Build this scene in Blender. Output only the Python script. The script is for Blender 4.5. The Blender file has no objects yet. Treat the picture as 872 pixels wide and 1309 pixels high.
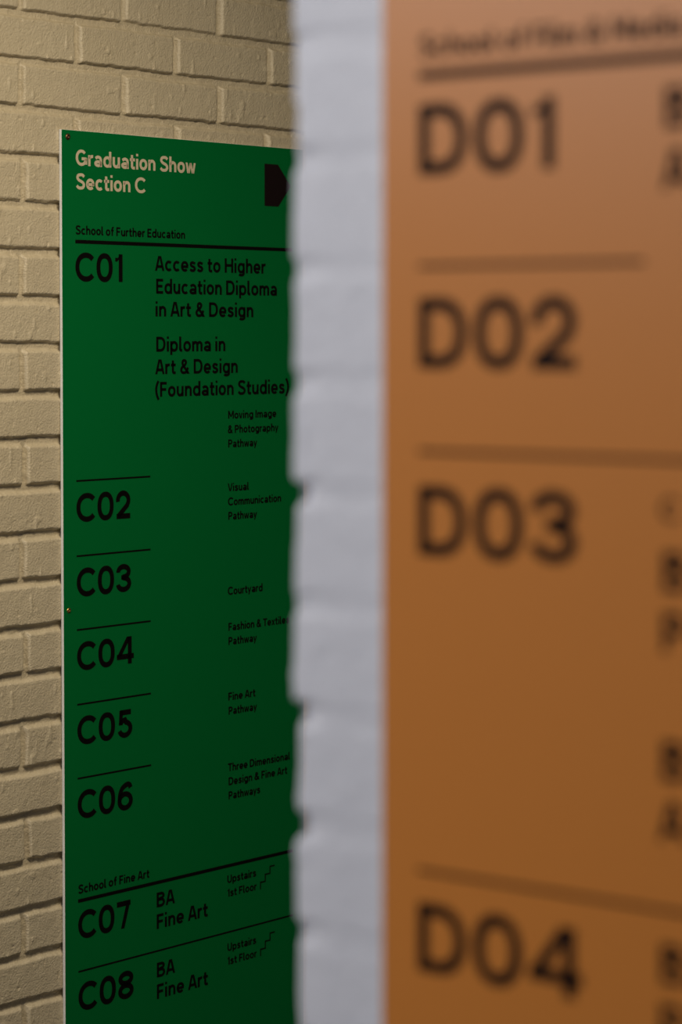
import bpy, bmesh, math, random
import numpy as np
from mathutils import Vector, Matrix

C = bpy.context.scene.collection
R = math.radians

# ------------------------------------------------------------------ camera
EYE = 1.6
CEIL = 2.75
cam_data = bpy.data.cameras.new('camera')
cam = bpy.data.objects.new('camera', cam_data)
C.objects.link(cam)
cam.location = (0, 0, EYE)
cam.rotation_euler = (R(90 - 2.3896), 0, 0)
cam_data.sensor_width = 36
cam_data.lens = 3319.23 / 1309 * 36
cam_data.shift_y = -(654.5 - 567.18) / 1309
cam_data.clip_start = 0.05
cam_data.dof.use_dof = True
cam_data.dof.focus_distance = 4.30
cam_data.dof.aperture_fstop = 4.4
bpy.context.scene.camera = cam

# the two walls stand square to each other: G runs along the left wall, away
# from the camera; O runs along the near wall, towards the right
ANG = R(39.406)
DG = Vector((math.sin(ANG), math.cos(ANG), 0))
DO = Vector((math.cos(ANG), -math.sin(ANG), 0))
OG = Vector((-0.42448, 4.15580, EYE))
OO = Vector((0.05004, 1.67807, EYE))


def at(p, q, z):
    """p metres along G and q metres along O from the near sign's text margin"""
    return Vector((OO.x, OO.y, 0)) + DG * p + DO * q + Vector((0, 0, z))


# ------------------------------------------------------------------ light
world = bpy.data.worlds.new('world')
bpy.context.scene.world = world
world.use_nodes = True
bg = world.node_tree.nodes['Background']
bg.inputs[0].default_value = (0.62, 0.74, 1.0, 1)
bg.inputs[1].default_value = 0.05


def area(name, loc, target, sx, sy, power, col):
    l = bpy.data.lights.new(name, 'AREA')
    l.shape = 'RECTANGLE'
    l.size, l.size_y = sx, sy
    l.energy = power
    l.color = col
    o = bpy.data.objects.new(name, l)
    C.objects.link(o)
    o.location = loc
    o.rotation_euler = (Vector(target) - Vector(loc)).to_track_quat('-Z', 'Y').to_euler()
    return o


# daylight from the tall windows behind the photographer, and the warm hall lamp
area('window_daylight', at(-1.95, -1.15, 2.45), at(0, 0.2, 1.90), 1.3, 0.5, 37, (0.945, 0.92, 0.90))
area('passage_lamp', at(1.03, -0.75, CEIL - 0.15), at(1.05, -0.80, 0), 0.6, 0.6, 31, (1.0, 0.86, 0.64))

vs = bpy.context.scene.view_settings
bpy.context.scene.display_settings.display_device = 'sRGB'
vs.view_transform = 'Standard'
vs.look = 'None'
vs.gamma = 1
vs.use_curve_mapping = False
vs.exposure = 0.0


# ------------------------------------------------------------------ materials
def mat(name, col, rough=0.6, spec=0.5, bump=None, mottle=None, metal=0.0):
    m = bpy.data.materials.new(name)
    m.use_nodes = True
    nt = m.node_tree
    b = nt.nodes['Principled BSDF']
    b.inputs['Base Color'].default_value = (*col, 1)
    b.inputs['Roughness'].default_value = rough
    b.inputs['Specular IOR Level'].default_value = spec
    b.inputs['Metallic'].default_value = metal
    tc = nt.nodes.new('ShaderNodeTexCoord')
    if mottle:
        sc, amt, col2 = mottle
        n = nt.nodes.new('ShaderNodeTexNoise')
        n.inputs['Scale'].default_value = sc
        n.inputs['Detail'].default_value = 5
        nt.links.new(tc.outputs['Object'], n.inputs['Vector'])
        r = nt.nodes.new('ShaderNodeMapRange')
        r.inputs[1].default_value = 0.35
        r.inputs[2].default_value = 0.7
        r.inputs[3].default_value = 0
        r.inputs[4].default_value = amt
        nt.links.new(n.outputs['Fac'], r.inputs[0])
        x = nt.nodes.new('ShaderNodeMix')
        x.data_type = 'RGBA'
        x.inputs[6].default_value = (*col, 1)
        x.inputs[7].default_value = (*col2, 1)
        nt.links.new(r.outputs[0], x.inputs[0])
        nt.links.new(x.outputs[2], b.inputs['Base Color'])
    if bump:
        prev = None
        for sc, dist in bump:
            n = nt.nodes.new('ShaderNodeTexNoise')
            n.inputs['Scale'].default_value = sc
            n.inputs['Detail'].default_value = 3
            nt.links.new(tc.outputs['Object'], n.inputs['Vector'])
            bp = nt.nodes.new('ShaderNodeBump')
            bp.inputs['Strength'].default_value = 1
            bp.inputs['Distance'].default_value = dist
            nt.links.new(n.outputs['Fac'], bp.inputs['Height'])
            if prev:
                nt.links.new(prev.outputs['Normal'], bp.inputs['Normal'])
            prev = bp
        nt.links.new(prev.outputs['Normal'], b.inputs['Normal'])
    return m


M_CREAM = mat('cream_painted_brick', (0.56, 0.48, 0.335), 0.42, 0.5,
              bump=[(330, 0.0016), (80, 0.0012)], mottle=(9, 0.35, (0.50, 0.42, 0.28)))
M_WHITE = mat('white_painted_brick', (0.623, 0.638, 0.722), 0.5, 0.4,
              bump=[(200, 0.0012), (50, 0.0016)])
M_GREEN = mat('green_print', (0.0006, 0.130, 0.028), 0.6, 0.04)
M_ORANGE = mat('orange_print', (0.545, 0.196, 0.037), 0.38, 0.31)
M_CORE = mat('white_board_core', (0.80, 0.80, 0.78), 0.6, 0.3)
M_BLACK = mat('black_ink', (0.004, 0.003, 0.0025), 0.65, 0.04)
M_CREAMINK = mat('cream_ink', (0.60, 0.50, 0.35), 0.55, 0.2)
M_DARKINK = mat('brown_black_ink', (0.011, 0.006, 0.006), 0.6, 0.06)
M_BRONZE = mat('dark_bronze', (0.16, 0.09, 0.045), 0.35, 0.5, metal=0.9)
M_BRASS = mat('brass', (0.70, 0.42, 0.12), 0.3, 0.5, metal=1.0)
M_FLOOR = mat('grey_floor', (0.065, 0.062, 0.06), 0.5, 0.4, bump=[(90, 0.0006)], mottle=(6, 0.5, (0.05, 0.048, 0.045)))
M_CEIL = mat('white_ceiling', (0.72, 0.71, 0.68), 0.8, 0.2, bump=[(120, 0.0008)])

# ------------------------------------------------------------------ brick walls
RNG = np.random.default_rng(11)
_LAT = RNG.random((256, 256))


def vnoise(x, y):
    xi = np.floor(x).astype(int)
    yi = np.floor(y).astype(int)
    fx = x - xi
    fy = y - yi
    fx = fx * fx * (3 - 2 * fx)
    fy = fy * fy * (3 - 2 * fy)
    a = _LAT[xi & 255, yi & 255]
    b = _LAT[(xi + 1) & 255, yi & 255]
    c = _LAT[xi & 255, (yi + 1) & 255]
    d = _LAT[(xi + 1) & 255, (yi + 1) & 255]
    return (a * (1 - fx) + b * fx) * (1 - fy) + (c * (1 - fx) + d * fx) * fy - 0.5


def hashes(k, n, seed):
    return _LAT[(k * 37 + n * 101 + seed * 53) & 255, (k * 71 + n * 13 + seed * 29) & 255] - 0.5


def sstep(x):
    x = np.clip(x, 0, 1)
    return x * x * (3 - 2 * x)


def brick_height(u, z, bed0, pitch, lpitch, odd_off, even_off, depth, seed, soft=1.0):
    """height of the painted brick face (0 = face, negative = in the joint)"""
    zz = z + 0.0022 * vnoise(u * 9 + seed, z * 14) + 0.0022 * vnoise(u * 55 + seed, z * 70 + 5)
    zz += 0.0012 * vnoise(u * 170 + seed, z * 150)
    k = np.floor((bed0 - zz) / pitch).astype(int)
    v = (bed0 - zz) / pitch - k                  # 0 at the brick's top, 1 at its bottom
    off = np.where(k % 2 != 0, odd_off, even_off)
    uu = u + 0.0022 * vnoise(u * 60 + 9, z * 60 + seed) + 0.002 * vnoise(u * 12, z * 25 + seed)
    nloc = np.floor((uu - off) / lpitch).astype(int)
    # joints wander a little from course to course
    jl = off + nloc * lpitch + 0.010 * hashes(k, nloc, seed)
    jr = off + (nloc + 1) * lpitch + 0.010 * hashes(k, nloc + 1, seed)
    n2 = np.where(uu < jl, nloc - 1, np.where(uu > jr, nloc + 1, nloc))
    dh = np.minimum(np.abs(uu - jl), np.abs(uu - jr))
    dtop = v * pitch
    dbot = (1 - v) * pitch
    jw = 0.0048 + 0.0016 * hashes(k, n2, seed + 3)
    # rounded arrises: thick paint softens the top of a brick more than its underside
    mt = sstep((dtop - jw - 0.0003) / (0.0060 * soft))
    mb = sstep((dbot - jw + 0.0004) / (0.0030 * soft))
    mh = sstep((dh - 0.0028) / (0.0062 * soft))
    face = np.minimum(np.minimum(mt, mb), mh)
    cu = off + (n2 + 0.5) * lpitch
    tilt = 0.010 * hashes(k, n2, seed + 5) * (u - cu) + 0.022 * hashes(k, n2, seed + 6) * (v - 0.5) * pitch
    stand = 0.0016 * hashes(k, n2, seed + 7)
    wave = 0.0008 * vnoise(u * 22 + seed, z * 30) + 0.0005 * vnoise(u * 70 + seed, z * 60)
    # runs and blobs of paint, and small pits
    blob = 0.0013 * sstep((vnoise(u * 95 + 31, z * 48 + seed) - 0.36) / 0.10)
    pit = -0.0016 * sstep((vnoise(u * 130 + 77, z * 130 + seed) - 0.43) / 0.05)
    mort = 0.0012 * vnoise(u * 90, z * 120 + seed) + 0.0011 * vnoise(u * 30, z * 200)
    return -depth * (1 - face) + face * (tilt + stand + wave + blob + pit) + (1 - face) * mort


def axis(breaks):
    out = []
    for a, b, s in breaks:
        n = max(1, int(round((b - a) / s)))
        out.append(np.linspace(a, b, n, endpoint=False))
    out.append(np.array([breaks[-1][1]]))
    return np.concatenate(out)


def grid_mesh(name, P, material):
    """P: (rows, columns, 3) world points, wound so that the face looks outwards"""
    nz, nu, _ = P.shape
    idx = np.arange(nz * nu).reshape(nz, nu)
    f = np.stack([idx[:-1, :-1], idx[:-1, 1:], idx[1:, 1:], idx[1:, :-1]], -1).reshape(-1, 4)
    me = bpy.data.meshes.new(name)
    me.vertices.add(nz * nu)
    me.vertices.foreach_set('co', P.reshape(-1).astype(np.float32))
    me.loops.add(f.size)
    me.loops.foreach_set('vertex_index', f.reshape(-1).astype(np.int32))
    me.polygons.add(len(f))
    me.polygons.foreach_set('loop_start', (np.arange(len(f)) * 4).astype(np.int32))
    me.polygons.foreach_set('loop_total', np.full(len(f), 4, np.int32))
    me.polygons.foreach_set('use_smooth', np.ones(len(f), bool))
    me.update(calc_edges=True)
    me.validate()
    me.materials.append(material)
    o = bpy.data.objects.new(name, me)
    C.objects.link(o)
    return o


GAP = 0.0062                                       # sign face stands this far off the brick

# left wall (behind the green sign)
ua = axis([(-3.6, -1.0, 0.010), (-1.0, -0.17, 0.004), (-0.17, 0.03, 0.0015), (0.03, 0.60, 0.0022), (0.60, 1.4, 0.004), (1.4, 2.6, 0.010)])
za = axis([(0.0, 0.44, 0.0032), (0.44, 1.90, 0.0020), (1.90, 2.20, 0.0015), (2.20, CEIL, 0.0032)])
U, Z = np.meshgrid(ua, za)
H = brick_height(U, Z - EYE, 0.5045, 0.0744, 0.2312, -0.1090, 0.0150, 0.0078, 3)
nG = np.array(DO)
base = np.array((OG.x, OG.y, 0))
Pw = base + U[..., None] * np.array(DG) + nG * (H - GAP)[..., None]
Pw[..., 2] = Z
wl = grid_mesh('wall_left', Pw, M_CREAM)
wl['kind'] = 'structure'

# near wall with the free end (behind the orange sign): front face, round arris, end face, back
EDGE = -0.1137                                     # where the free end stands, along O
TH = 0.335
RAD = 0.004
s_front = 3.2
sa = axis([(-s_front, -0.34, 0.02), (-0.34, -0.03, 0.003), (-0.03, 0.03, 0.0012), (0.03, TH - 0.03, 0.006),
           (TH - 0.03, TH + 0.03, 0.002), (TH + 0.03, TH + s_front, 0.03)])
zb = axis([(0.0, 0.70, 0.012), (0.70, 2.0, 0.0025), (2.0, CEIL, 0.012)])


def wrap(s):
    """path along front (s<0), end (0..TH), back (s>TH); returns p, q and outward normal"""
    p = np.zeros_like(s)
    q = np.zeros_like(s)
    npn = np.zeros_like(s)
    nq = np.zeros_like(s)
    r = RAD
    half = math.pi * r / 4                         # half the arc length of a rounded arris
    for i, t in np.ndenumerate(s):
        if t < -half:
            p[i], q[i], npn[i], nq[i] = 0, r + (-t - half), -1, 0
        elif t < half:
            a = (t + half) / (2 * half) * math.pi / 2
            npn[i], nq[i] = -math.cos(a), -math.sin(a)
            p[i], q[i] = r + r * npn[i], r + r * nq[i]
        elif t < TH - half:
            p[i], q[i], npn[i], nq[i] = r + (t - half) * (TH - 2 * r) / (TH - 2 * half), 0, 0, -1
        elif t < TH + half:
            a = (t - TH + half) / (2 * half) * math.pi / 2
            npn[i], nq[i] = math.sin(a), -math.cos(a)
            p[i], q[i] = TH - r + r * npn[i], r + r * nq[i]
        else:
            p[i], q[i], npn[i], nq[i] = TH, r + (t - TH - half), 1, 0
    return p, q, npn, nq


pp, qq, n_p, n_q = wrap(sa)
Sg, Zg = np.meshgrid(sa, zb)
# bond: a brick's corner sits on the arris, headers and stretchers by turns
H2 = brick_height(Sg, Zg - EYE, 0.5700, 0.0750, 0.2250, -0.1125 - 0.11, -0.2250 - 0.11, 0.0056, 8, soft=1.25)
corner = np.exp(-((Sg + 0.002) / 0.016) ** 2)
H2 *= 0.13 + 0.87 * corner
# the arris is chipped deeper at some beds and almost filled with paint at others
bed_cut = {5: .4, 6: .7, 7: .5, 8: .6, 9: 1.5, 10: .35, 11: 1.6, 12: 1.4, 13: .8}
brick_set = {9: -0.0004, 10: -0.0012, 11: -0.0012, 12: -0.0002, 13: -0.0024, 14: -0.0032, 15: -0.0032}
zr = Zg - EYE
for k_ in range(0, 30):
    d = np.abs(zr - (0.57 - 0.075 * k_))
    wgt = np.clip(1 - d / 0.0375, 0, 1) > 0
    H2 = np.where((H2 < 0) & wgt, H2 * (1 + (bed_cut.get(k_, .8) - 1) * corner), H2)
    inside = (zr < 0.57 - 0.075 * (k_ - 1)) & (zr >= 0.57 - 0.075 * k_)
    H2 += np.where(inside, brick_set.get(k_, 0.0008 * math.sin(k_ * 2.3)), 0) * np.exp(-((Sg - 0.02) / 0.03) ** 2)
D3 = (n_p[:, None] * np.array(DG) + n_q[:, None] * np.array(DO))
B3 = np.array((OO.x, OO.y, 0)) + (pp + GAP)[:, None] * np.array(DG) + (qq + EDGE)[:, None] * np.array(DO)
Pn = B3[None] + D3[None] * H2[..., None]
Pn[..., 2] = Zg
Pn = Pn[:, ::-1]
wr = grid_mesh('wall_right', Pn, M_WHITE)
wr['kind'] = 'structure'


def slab(name, corners, z0, z1, m):
    bm = bmesh.new()
    lo = [bm.verts.new((c.x, c.y, z0)) for c in corners]
    hi = [bm.verts.new((c.x, c.y, z1)) for c in corners]
    n = len(lo)
    bm.faces.new(lo[::-1])
    bm.faces.new(hi)
    for i in range(n):
        bm.faces.new((lo[i], lo[(i + 1) % n], hi[(i + 1) % n], hi[i]))
    bmesh.ops.recalc_face_normals(bm, faces=bm.faces)
    me = bpy.data.meshes.new(name)
    bm.to_mesh(me)
    bm.free()
    me.materials.append(m)
    o = bpy.data.objects.new(name, me)
    C.objects.link(o)
    o['kind'] = 'structure'
    return o


foot = [at(-5.2, -2.05, 0), at(4.3, -2.05, 0), at(4.3, 3.1, 0), at(-5.2, 3.1, 0)]
slab('floor', foot, -0.12, 0.0, M_FLOOR)
slab('ceiling', foot, CEIL, CEIL + 0.12, M_CEIL)

# ------------------------------------------------------------------ lettering
HW = 0.088                                          # half the pen width, capital height = 1


def arc(cx, cy, rx, ry, a0, a1, n=None, e=2.0):
    n = n or max(6, int(abs(a1 - a0) / 9))
    out = []
    for i in range(n + 1):
        t = R(a0 + (a1 - a0) * i / n)
        c, s = math.cos(t), math.sin(t)
        out.append((cx + rx * math.copysign(abs(c) ** (2 / e), c), cy + ry * math.copysign(abs(s) ** (2 / e), s)))
    return out


def spline(pts, n=7):
    out = []
    q = [pts[0]] + list(pts) + [pts[-1]]
    for i in range(1, len(q) - 2):
        p0, p1, p2, p3 = q[i - 1], q[i], q[i + 1], q[i + 2]
        for k in range(n):
            t = k / n
            out.append(tuple(0.5 * (2 * p1[j] + (p2[j] - p0[j]) * t + (2 * p0[j] - 5 * p1[j] + 4 * p2[j] - p3[j]) * t * t
                                    + (3 * p1[j] - p0[j] - 3 * p2[j] + p3[j]) * t ** 3) for j in (0, 1)))
    out.append(tuple(pts[-1]))
    return out


def glyphs():
    h = HW
    w = 2 * h
    X = 0.70
    G = {}
    T = 1 - h                                       # centre line of a stroke along the cap line
    xm = X - h

    def P(*p): return ('line', list(p), False)       # open pen stroke, butt ends
    def O(p): return ('line', p[:-1], True)          # closed pen stroke
    def S(p): return ('line', p, False)
    def D(x0, y0, x1, y1, k=1.0):                    # slanted stroke with level ends; x = centre
        L = math.hypot(x1 - x0, y1 - y0)
        d = h * k * L / abs(y1 - y0)
        return ('poly', [(x0 - d, y0), (x0 + d, y0), (x1 + d, y1), (x1 - d, y1)])
    ov = 0.012

    def bowl(cx, W, ex=2.25): return arc(cx, X / 2, W / 2 - h, xm / 2 - h / 2 + ov, 0, 360, 36, ex)
    # capitals
    G['A'] = (.84, [D(.09, 0, .375, 1), D(.75, 0, .465, 1), P((.2, .29), (.64, .29))])
    G['B'] = (.72, [P((h, 0), (h, 1)), S([(h, T)] + arc(.40, .755, .215, T - .755, 90, -90, 14) + [(h, .51)]),
                    S([(h, .51)] + arc(.40, .294, .242, .216, 90, -90, 14) + [(h, h)])])
    G['C'] = (.92, [S(arc(.52, .5, .52 - h, .5 - h + ov, 41, 319, 40, 2.1))])
    G['D'] = (.81, [P((h, 0), (h, 1)), S([(h, T)] + arc(.36, .5, .45 - h, .5 - h, 90, -90, 26, 2.2) + [(h, h)])])
    G['E'] = (.62, [P((h, 0), (h, 1)), P((h, T), (.62, T)), P((h, .51), (.56, .51)), P((h, h), (.62, h))])
    G['F'] = (.60, [P((h, 0), (h, 1)), P((h, T), (.60, T)), P((h, .49), (.55, .49))])
    G['G'] = (.94, [S(arc(.47, .5, .47 - h, .5 - h + ov, 42, 352, 44, 2.1)), P((.50, .44), (.90, .44)), P((.862, 0.08), (.862, .50))])
    G['H'] = (.80, [P((h, 0), (h, 1)), P((.8 - h, 0), (.8 - h, 1)), P((h, .51), (.8 - h, .51))])
    G['I'] = (w, [P((h, 0), (h, 1))])
    G['M'] = (.94, [P((h, 0), (h, 1)), P((.94 - h, 0), (.94 - h, 1)), D(.47, .22, .10, 1, .95), D(.47, .22, .84, 1, .95)])
    G['P'] = (.70, [P((h, 0), (h, 1)), S([(h, T)] + arc(.40, .69, .3 - h, T - .69, 90, -90, 16) + [(h, 2 * .69 - T)])])
    G['S'] = (.72, [S(spline([(.655, .80), (.54, .905), (.37, T + ov), (.185, .885), (.105, .735), (.20, .595), (.37, .515),
                              (.55, .435), (.645, .275), (.55, .115), (.36, h - ov), (.18, .10), (.055, .215)]))])
    G['T'] = (.74, [P((0, T), (.74, T)), P((.37, 0), (.37, 1))])
    G['U'] = (.78, [S([(h, 1)] + arc(.39, .36, .39 - h, .36 - h + ov, 180, 360, 22) + [(.78 - h, 1)])])
    G['V'] = (.82, [D(.365, 0, .085, 1), D(.455, 0, .735, 1)])
    # figures
    zero = arc(.40, .5, .40 - h, .5 - h + ov, 0, 360, 44, 2.25)
    G['0'] = (.80, [O(zero)])
    G['1'] = (.37, [P((.37 - h - .005, 0), (.37 - h - .005, 1)), ('poly', [(0, .73), (.10, .73), (.30, .92), (.30, 1), (.22, 1), (.15, .87), (0, .87)])])
    G['2'] = (.72, [S(arc(.36, .66, .36 - h, .34 - h + ov, 190, -18, 26) + [(.56, .47), (.10, h)]), P((0.02, h), (.72, h))])
    G['3'] = (.74, [S(arc(.355, .735, .27, .265 - h + ov, 185, -80, 22) + [(.33, .545)]), S([(.28, .545)] + arc(.36, .30, .38 - h, .30 - h + ov - .014, 82, -175, 26)),
                    ('poly', [(.24, .47), (.42, .47), (.42, .615), (.24, .615)])])
    G['4'] = (.86, [P((.655, 0), (.655, 1)), P((0.0, .28), (.86, .28)), D(.10, .28, .615, 1, 1.0)])
    G['5'] = (.74, [P((.14, T), (.68, T)), D(.155, .46, .185, 1), S([(.15, .47)] + spline([(.16, .52), (.24, .60), (.38, .635)], 5) + arc(.37, .315, .37 - h, .315 - h + ov, 78, -165, 26))])
    G['6'] = (.76, [O(arc(.38, .33, .38 - h, .33 - h + ov, 0, 360, 36)), S(spline([(h + .005, .34), (.12, .58), (.23, .80), (.46, T + .01), (.60, .90), (.655, .79)]))])
    G['7'] = (.72, [P((0, T), (.72, T)), D(.30, 0, .63, 1)])
    G['8'] = (.77, [O(arc(.385, .745, .285, .255 - h + ov, 0, 360, 32)), O(arc(.385, .285, .385 - h, .285 - h + ov - .004, 0, 360, 36))])
    # small letters
    G['a'] = (.64, [S(spline([(.10, X - .17), (.20, xm - .02), (.33, xm + ov), (.49, xm - .045), (.64 - h, X - .25)]) + [(.64 - h, 0)]),
                    O(arc(.315, .20, .315 - h, .20 - h + ov, 0, 360, 28))])
    G['b'] = None
    G['c'] = (.62, [S(arc(.34, X / 2, .34 - h, xm / 2 - h / 2 + ov, 45, 315, 28, 2.1))])
    G['d'] = (.68, [O(bowl(.34, .68)), P((.68 - h, 0), (.68 - h, 1.02))])
    G['e'] = (.68, [S([(.62, .335)] + arc(.34, X / 2, .34 - h, xm / 2 - h / 2 + ov, 0, 318, 34, 2.15)), P((h, .335), (.66, .335))])
    G['f'] = (.44, [S([(.20, 0), (.20, .76)] + arc(.35, .80, .15, .14, 170, 92, 8) + [(.44, .942)]), P((.02, X - h), (.42, X - h))])
    G['g'] = (.67, [O(bowl(.335, .67)), S([(.67 - h, X), (.67 - h, -.02)] + arc(.34, -.03, .33 - h, .20 - h, 0, -150, 16))])
    G['h'] = (.62, [P((h, 0), (h, 1.02)), S(arc(.325, .41, .295 - h, X - .41 - h + ov, 165, 0, 16) + [(.62 - h, 0)])])
    G['i'] = (w, [P((h, 0), (h, X)), ('poly', [(0, .86), (w, .86), (w, 1.02), (0, 1.02)])])
    G['l'] = (.27, [S([(h, 1.02), (h, .17)] + arc(.18, .17, .102, .092, 180, 270, 7) + [(.27, h)])])
    G['m'] = (.95, [P((h, 0), (h, X)), S(arc(.30, .44, .26 - h, X - .44 - h + ov, 165, 0, 14) + [(.475 + .005, 0)]),
                    S(arc(.685, .44, .265 - h, X - .44 - h + ov, 165, 0, 14) + [(.95 - h, 0)])])
    G['n'] = (.62, [P((h, 0), (h, X)), S(arc(.325, .41, .295 - h, X - .41 - h + ov, 165, 0, 16) + [(.62 - h, 0)])])
    G['o'] = (.68, [O(bowl(.34, .68, 2.15))])
    G['p'] = (.68, [O(bowl(.34, .68)), P((h, -.23), (h, X))])
    G['r'] = (.41, [P((h, 0), (h, X)), S(arc(.34, .41, .34 - h, X - .41 - h + ov, 165, 88, 8) + [(.41, xm + .008)])])
    G['s'] = (.56, [S(spline([(.505, .545), (.41, xm - .02), (.29, xm + ov), (.155, .60), (.105, .50), (.165, .405), (.29, .355),
                              (.42, .30), (.475, .205), (.415, .11), (.28, h - ov), (.15, .095), (.045, .165)]))])
    G['t'] = (.45, [S([(.19, .92), (.19, .19)] + arc(.30, .19, .11, .112, 180, 270, 7) + [(.44, h)]), P((.01, X - h), (.44, X - h))])
    G['u'] = (.62, [P((.62 - h, 0), (.62 - h, X)), S([(h, X)] + arc(.295, .29, .295 - h, .29 - h + ov, 180, 345, 16))])
    G['v'] = (.62, [D(.275, 0, .085, X), D(.345, 0, .535, X)])
    G['w'] = (.92, [D(.23, 0, .08, X, .95), D(.28, 0, .46, X, .9), D(.64, 0, .46, X, .9), D(.69, 0, .84, X, .95)])
    G['x'] = (.62, [D(.09, 0, .53, X), D(.53, 0, .09, X)])
    G['y'] = (.64, [D(.285, 0.02, .085, X), D(.19, -.23, .555, X)])
    G['&'] = (.82, [S(spline([(.74, .05), (.52, .30), (.32, .52), (.215, .70), (.245, .86), (.37, T + .005), (.50, .86), (.52, .74), (.42, .60),
                              (.24, .49), (.115, .36), (.095, .22), (.19, .095), (.34, h - .01), (.50, .105), (.63, .24), (.71, .43)])),
                    D(.75, 0, .60, .18, 1.1)])
    G['('] = (.33, [S(spline([(.28, 1.07), (.155, .85), (.085, .62), (.075, .42), (.115, .18), (.19, -.02), (.29, -.20)]))])
    G[')'] = (.33, [S(spline([(.05, 1.07), (.175, .85), (.245, .62), (.255, .42), (.215, .18), (.14, -.02), (.04, -.20)]))])
    del G['b']
    return G


GLYPH = glyphs()
SB = 0.068                                          # side bearing
TIGHT = {'A': .02, 'V': .02, 'T': .02, 'y': .025, 'w': .03, 'v': .03, 't': .045, 'f': .045, 'x': .03, 'r': .05, '1': .07, '4': .05,
         'o': .055, 'e': .055, 'c': .055, 'C': .06, '0': .072, 'l': .06, '(': .03, ')': .03, 'L': .03}


def line_layout(text):
    """pen positions of a line set at capital height 1; returns [(char, x)], width"""
    x = 0
    out = []
    last = None
    for ch in text:
        if ch == ' ':
            x += 0.30
            last = None if last is None else last
            continue
        sb = TIGHT.get(ch, SB)
        x += sb if last is not None else 0
        out.append((ch, x))
        x += GLYPH[ch][0]
        end = x
        x += sb
        last = ch
    return out, end


def ribbon(pts, closed, hw):
    """polygon strip along a pen stroke: lists of left and right points"""
    q = [pts[0]]
    for p in pts[1:]:
        if math.hypot(p[0] - q[-1][0], p[1] - q[-1][1]) > 1e-4:
            q.append(p)
    n = len(q)
    L, Rr = [], []
    for i in range(n):
        if closed:
            a, b, c = q[i - 1], q[i], q[(i + 1) % n]
        else:
            a, b, c = q[max(i - 1, 0)], q[i], q[min(i + 1, n - 1)]
        d1 = Vector((b[0] - a[0], b[1] - a[1]))
        d2 = Vector((c[0] - b[0], c[1] - b[1]))
        if d1.length < 1e-9:
            d1 = d2
        if d2.length < 1e-9:
            d2 = d1
        d1 = d1.normalized()
        d2 = d2.normalized()
        n1 = Vector((-d1.y, d1.x))
        n2 = Vector((-d2.y, d2.x))
        m = n1 + n2
        if m.length < 0.2:
            m = n1.copy()
        m.normalize()
        k = min(1 / max(m.dot(n1), 0.35), 1.6)
        L.append((b[0] + m.x * hw * k, b[1] + m.y * hw * k))
        Rr.append((b[0] - m.x * hw * k, b[1] - m.y * hw * k))
    return L, Rr


class Ink:
    """thin raised print or cut vinyl on a sign face; x right, z up, face at y = 0, viewer at -y"""
    def __init__(self, t=0.00025):
        self.bm = bmesh.new()
        self.t = t

    def poly(self, pts):
        area = sum(pts[i - 1][0] * pts[i][1] - pts[i][0] * pts[i - 1][1] for i in range(len(pts)))
        if area < 0:
            pts = pts[::-1]
        f = [self.bm.verts.new((x, -self.t, z)) for x, z in pts]
        b = [self.bm.verts.new((x, 0, z)) for x, z in pts]
        self.bm.faces.new(f)
        n = len(f)
        for i in range(n):
            j = (i + 1) % n
            self.bm.faces.new((f[j], f[i], b[i], b[j]))

    def strip(self, L, Rr, closed):
        n = len(L)
        fl = [self.bm.verts.new((x, -self.t, z)) for x, z in L]
        fr = [self.bm.verts.new((x, -self.t, z)) for x, z in Rr]
        bl = [self.bm.verts.new((x, 0, z)) for x, z in L]
        br = [self.bm.verts.new((x, 0, z)) for x, z in Rr]
        for i in range(n if closed else n - 1):
            j = (i + 1) % n
            self.bm.faces.new((fr[i], fr[j], fl[j], fl[i]))
            self.bm.faces.new((fl[i], fl[j], bl[j], bl[i]))
            self.bm.faces.new((fr[j], fr[i], br[i], br[j]))
        if not closed:
            self.bm.faces.new((fr[0], fl[0], bl[0], br[0]))
            self.bm.faces.new((fl[-1], fr[-1], br[-1], bl[-1]))

    def text(self, s, x, z, cap, x1=None, natural=1.0):
        pen = 0.097 if cap > 0.03 else 0.095 if cap > 0.02 else 0.102
        lay, W = line_layout(s)
        sx = (x1 - x) / W if x1 else cap * natural
        for ch, px in lay:
            for st in GLYPH[ch][1]:
                if st[0] == 'poly':
                    self.poly([(x + (px + a) * sx, z + b * cap) for a, b in st[1]])
                else:
                    L, Rr = ribbon(st[1], st[2], pen)
                    f = lambda Q: [(x + (px + a) * sx, z + b * cap) for a, b in Q]
                    self.strip(f(L), f(Rr), st[2])

    def rect(self, x0, z0, x1, z1):
        self.poly([(x0, z0), (x1, z0), (x1, z1), (x0, z1)])

    def pen(self, pts, w):
        L, Rr = ribbon(pts, False, w / 2)
        self.strip(L, Rr, False)

    def build(self, name, m, parent, label=None):
        me = bpy.data.meshes.new(name)
        self.bm.to_mesh(me)
        self.bm.free()
        me.materials.append(m)
        o = bpy.data.objects.new(name, me)
        C.objects.link(o)
        o.parent = parent
        o.location = (ORIGIN[0], 0, ORIGIN[1])
        if label:
            o['label'] = label
        return o


ORIGIN = [0, 0]


def sign_root(name, o, d, base_u, base_z, label):
    r = bpy.data.objects.new(name, None)
    C.objects.link(r)
    r.empty_display_size = 0.1
    r.location = Vector((o.x, o.y, 0)) + d * base_u + Vector((0, 0, EYE + base_z))
    r.rotation_euler = (0, 0, math.atan2(d.y, d.x))
    r['label'] = label
    r['category'] = 'sign'
    ORIGIN[0] = -base_u
    ORIGIN[1] = -base_z
    return r


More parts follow.
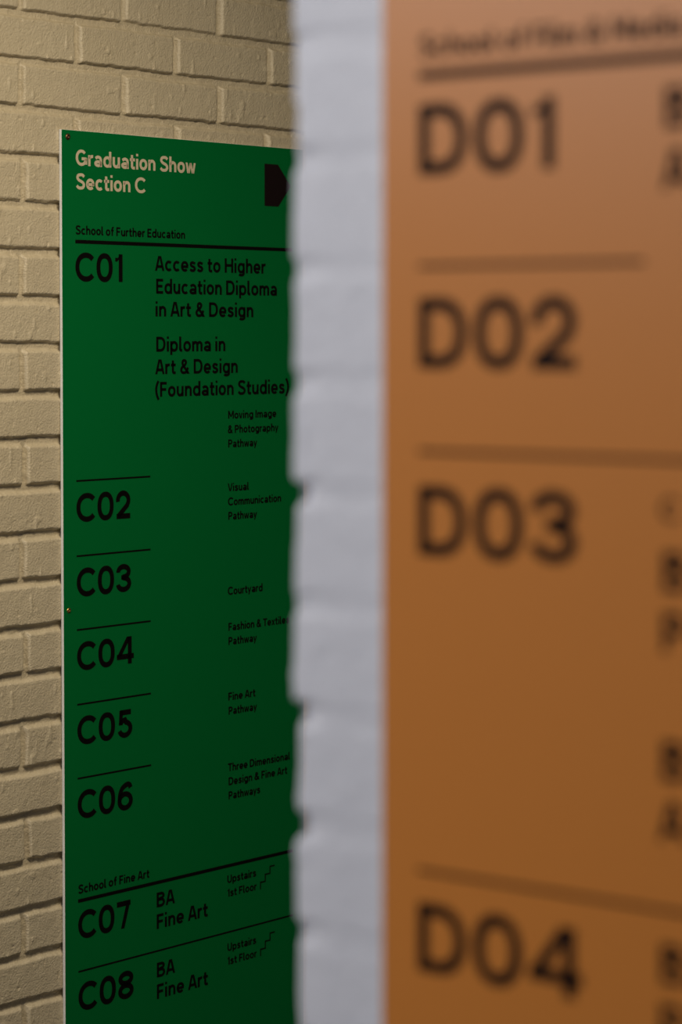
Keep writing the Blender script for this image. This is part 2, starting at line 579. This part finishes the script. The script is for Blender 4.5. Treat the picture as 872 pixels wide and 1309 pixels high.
def board(parent, u0, z0, u1, z1, face, t=0.005):
    """flat panel: coloured print on the front, pale core on the cut edges"""
    bm = bmesh.new()
    bv = 0.0003
    pr = [(u0, z0), (u1, z0), (u1, z1), (u0, z1)]
    inn = [(u0 + bv, z0 + bv), (u1 - bv, z0 + bv), (u1 - bv, z1 - bv), (u0 + bv, z1 - bv)]
    f = [bm.verts.new((x, 0, z)) for x, z in inn]
    e = [bm.verts.new((x, bv, z)) for x, z in pr]
    b = [bm.verts.new((x, t, z)) for x, z in pr]
    ff = bm.faces.new(f)
    ff.material_index = 0
    for i in range(4):
        j = (i + 1) % 4
        bm.faces.new((f[j], f[i], e[i], e[j])).material_index = 1
        bm.faces.new((e[j], e[i], b[i], b[j])).material_index = 1
    bm.faces.new(b[::-1]).material_index = 1
    me = bpy.data.meshes.new('panel')
    bm.to_mesh(me)
    bm.free()
    me.materials.append(face)
    me.materials.append(M_CORE)
    o = bpy.data.objects.new('panel', me)
    C.objects.link(o)
    o.parent = parent
    o.location = (ORIGIN[0], 0, ORIGIN[1])
    return o


def screw(parent, u, z, r, m, label):
    """domed screw head with a cross recess"""
    bm = bmesh.new()
    N = 24
    prof = [(1.0, 0.0), (0.98, 0.25), (0.86, 0.52), (0.62, 0.74), (0.36, 0.84)]
    rings = []
    for pr, ph in prof:
        rings.append([bm.verts.new((r * pr * math.cos(2 * math.pi * i / N), -r * 0.55 * ph, r * pr * math.sin(2 * math.pi * i / N))) for i in range(N)])
    # the innermost ring drops into a cross-shaped pocket
    cross = []
    for i in range(N):
        a = 2 * math.pi * i / N
        rr = r * (0.36 if (i % 6) in (0,) else 0.14)
        cross.append(bm.verts.new((rr * math.cos(a), r * 0.05, rr * math.sin(a))))
    rings.append(cross)
    for A, B in zip(rings, rings[1:]):
        for i in range(N):
            j = (i + 1) % N
            bm.faces.new((A[i], A[j], B[j], B[i]))
    bm.faces.new(cross)
    bmesh.ops.recalc_face_normals(bm, faces=bm.faces)
    for f in bm.faces:
        f.smooth = True
    me = bpy.data.meshes.new('screw')
    bm.to_mesh(me)
    bm.free()
    me.materials.append(m)
    o = bpy.data.objects.new('screw', me)
    C.objects.link(o)
    o.parent = parent
    o.location = (ORIGIN[0] + u, 0, ORIGIN[1] + z)
    o['label'] = label
    return o


def text(parent, name, lines, cap, m=None, label=None, natural=0.98):
    k = Ink()
    for ln in lines:
        s, x, z = ln[:3]
        k.text(s, x, z, cap, ln[3] if len(ln) > 3 else None, natural)
    return k.build(name, m or M_BLACK, parent, label)


def rule(parent, x0, x1, z, t, m=None):
    k = Ink()
    k.rect(x0, z - t / 2, x1, z + t / 2)
    return k.build('rule_line', m or M_BLACK, parent)


# ------------------------------------------------------------------ green sign
ZB = 0.3266 - 1.682
g = sign_root('directory_sign', OG, DG, 0.2675, ZB,
              'tall green directory sign listing C01 to C08 on the cream brick wall')
board(g, -0.0297, ZB, 0.5643, 0.3266, M_GREEN)
screw(g, -0.0157, 0.3155, 0.0052, M_BRONZE, 'dark bronze screw in the top left corner')
screw(g, -0.0178, -0.4400, 0.0044, M_BRASS, 'small brass screw beside the left edge')

text(g, 'heading_text', [('Graduation Show', .0022, .2712, .2838), ('Section C', .0028, .2334, .1623)], 0.0250, M_CREAMINK, 'cream heading lettering')
k = Ink()
k.poly([(.4600, .2240), (.4968, .2240), (.5300, .2606), (.4955, .2970), (.4600, .2970)])
k.build('direction_arrow', M_DARKINK, g, 'brown black arrow pointing right')
text(g, 'school_heading', [('School of Further Education', .0012, .1612, .2572)], 0.0142)
rule(g, 0, .5343, .1497, .0060)
C_CODES = [('C01', .0868), ('C02', -.2993), ('C03', -.4198), ('C04', -.5390), ('C05', -.6594), ('C06', -.7795), ('C07', -.9752), ('C08', -1.0928)]
C_END = {'C01': .1075, 'C02': .1236, 'C03': .1250, 'C04': .1310, 'C05': .1265, 'C06': .1270, 'C07': .1213, 'C08': .1275}
for s, z in C_CODES:
    text(g, 'section_code', [(s, .0005, z, C_END[s])], 0.0450)
for z in (-.2333, -.3542, -.4732, -.5938, -.7135):
    rule(g, 0, .1715, z, .0029)
text(g, 'course_title', [('Access to Higher', .1845, .1066, .4625), ('Education Diploma', .1872, .0689, .4921), ('in Art & Design', .1855, .0312, .4297)], 0.0246)
text(g, 'course_title', [('Diploma in', .1870, -.0270, .3575), ('Art & Design', .1843, -.0644, .3891), ('(Foundation Studies)', .1845, -.1019, .5240)], 0.0246)
text(g, 'pathway_text', [('Moving Image', .3648, -.1425, .4902), ('& Photography', .3638, -.1672, .4960), ('Pathway', .3648, -.1917, .4395)], 0.0135)
text(g, 'pathway_text', [('Visual', .3635, -.2667, .4175), ('Communication', .3639, -.2912, .5028), ('Pathway', .3648, -.3158, .4389)], 0.0135)
text(g, 'location_text', [('Courtyard', .3630, -.4447, .4532)], 0.0135)
text(g, 'pathway_text', [('Fashion & Textiles', .3646, -.5066, .5243), ('Pathway', .3646, -.5311, .4380)], 0.0135)
text(g, 'pathway_text', [('Fine Art', .3640, -.6268, .4341), ('Pathway', .3646, -.6513, .4380)], 0.0135)
text(g, 'pathway_text', [('Three Dimensional', .3625, -.7490, .5262), ('Design & Fine Art', .3642, -.7733, .5188), ('Pathways', .3642, -.7977, .4461)], 0.0135)
text(g, 'school_heading', [('School of Fine Art', .0010, -.9008, .1664)], 0.0142)
rule(g, 0, .5343, -.9124, .0058)
rule(g, 0, .5343, -1.0276, .0029)
for dz in (0, -.1181):
    text(g, 'course_title', [('BA', .1840, -.9542 + dz, .2283), ('Fine Art', .1840, -.9907 + dz, .3103)], 0.0246)
    text(g, 'location_text', [('Upstairs', .3604, -.9424 + dz, .4350), ('1st Floor', .3604, -.9663 + dz, .4365)], 0.0135)
    k = Ink()
    x0, z0 = .4468, -.9672 + dz
    sx, sz = .0127, .0121
    pts = [(x0, z0), (x0, z0 + sz)]
    for i in range(3):
        pts.append((pts[-1][0] + sx, pts[-1][1]))
        if i < 2:
            pts.append((pts[-1][0], pts[-1][1] + sz))
    k.pen(pts, .0026)
    k.build('stair_symbol', M_BLACK, g)

# ------------------------------------------------------------------ orange sign
ZT = .1667 + .1769
ZB = ZT - 1.682
o = sign_root('directory_sign', OO, DO, 0.2675, ZB,
              'orange directory sign listing D01 to D04 on the white brick wall, out of focus')
board(o, -0.0300, ZB, 0.5640, ZT, M_ORANGE)
text(o, 'school_heading', [('School of Film & Media', .0010, .1782)], 0.0142, M_DARKINK, natural=1.0)
rule(o, 0, .5340, .1667, .0060, M_DARKINK)
rule(o, 0, .1720, .0445, .0029, M_DARKINK)
rule(o, 0, .5340, -.0748, .0029, M_DARKINK)
rule(o, 0, .5340, -.3477, .0029, M_DARKINK)
for s, z, e in (('D01', .1030, .1060), ('D02', -.0210, .1226), ('D03', -.1420, .1240), ('D04', -.4135, .1290)):
    text(o, 'section_code', [(s, .0005, z, e)], 0.0450, M_DARKINK)
for z, second in ((.1238, 'A'), (-.1545, 'P'), (-.2690, 'A'), (-.3925, 'P')):
    text(o, 'course_title', [('BA', .1860, z), (second, .1860 - (.002 if second == 'A' else 0), z - .0366)], 0.0246, M_DARKINK)
text(o, 'location_text', [('C', .1845, -.1115)], 0.0140, M_DARKINK)
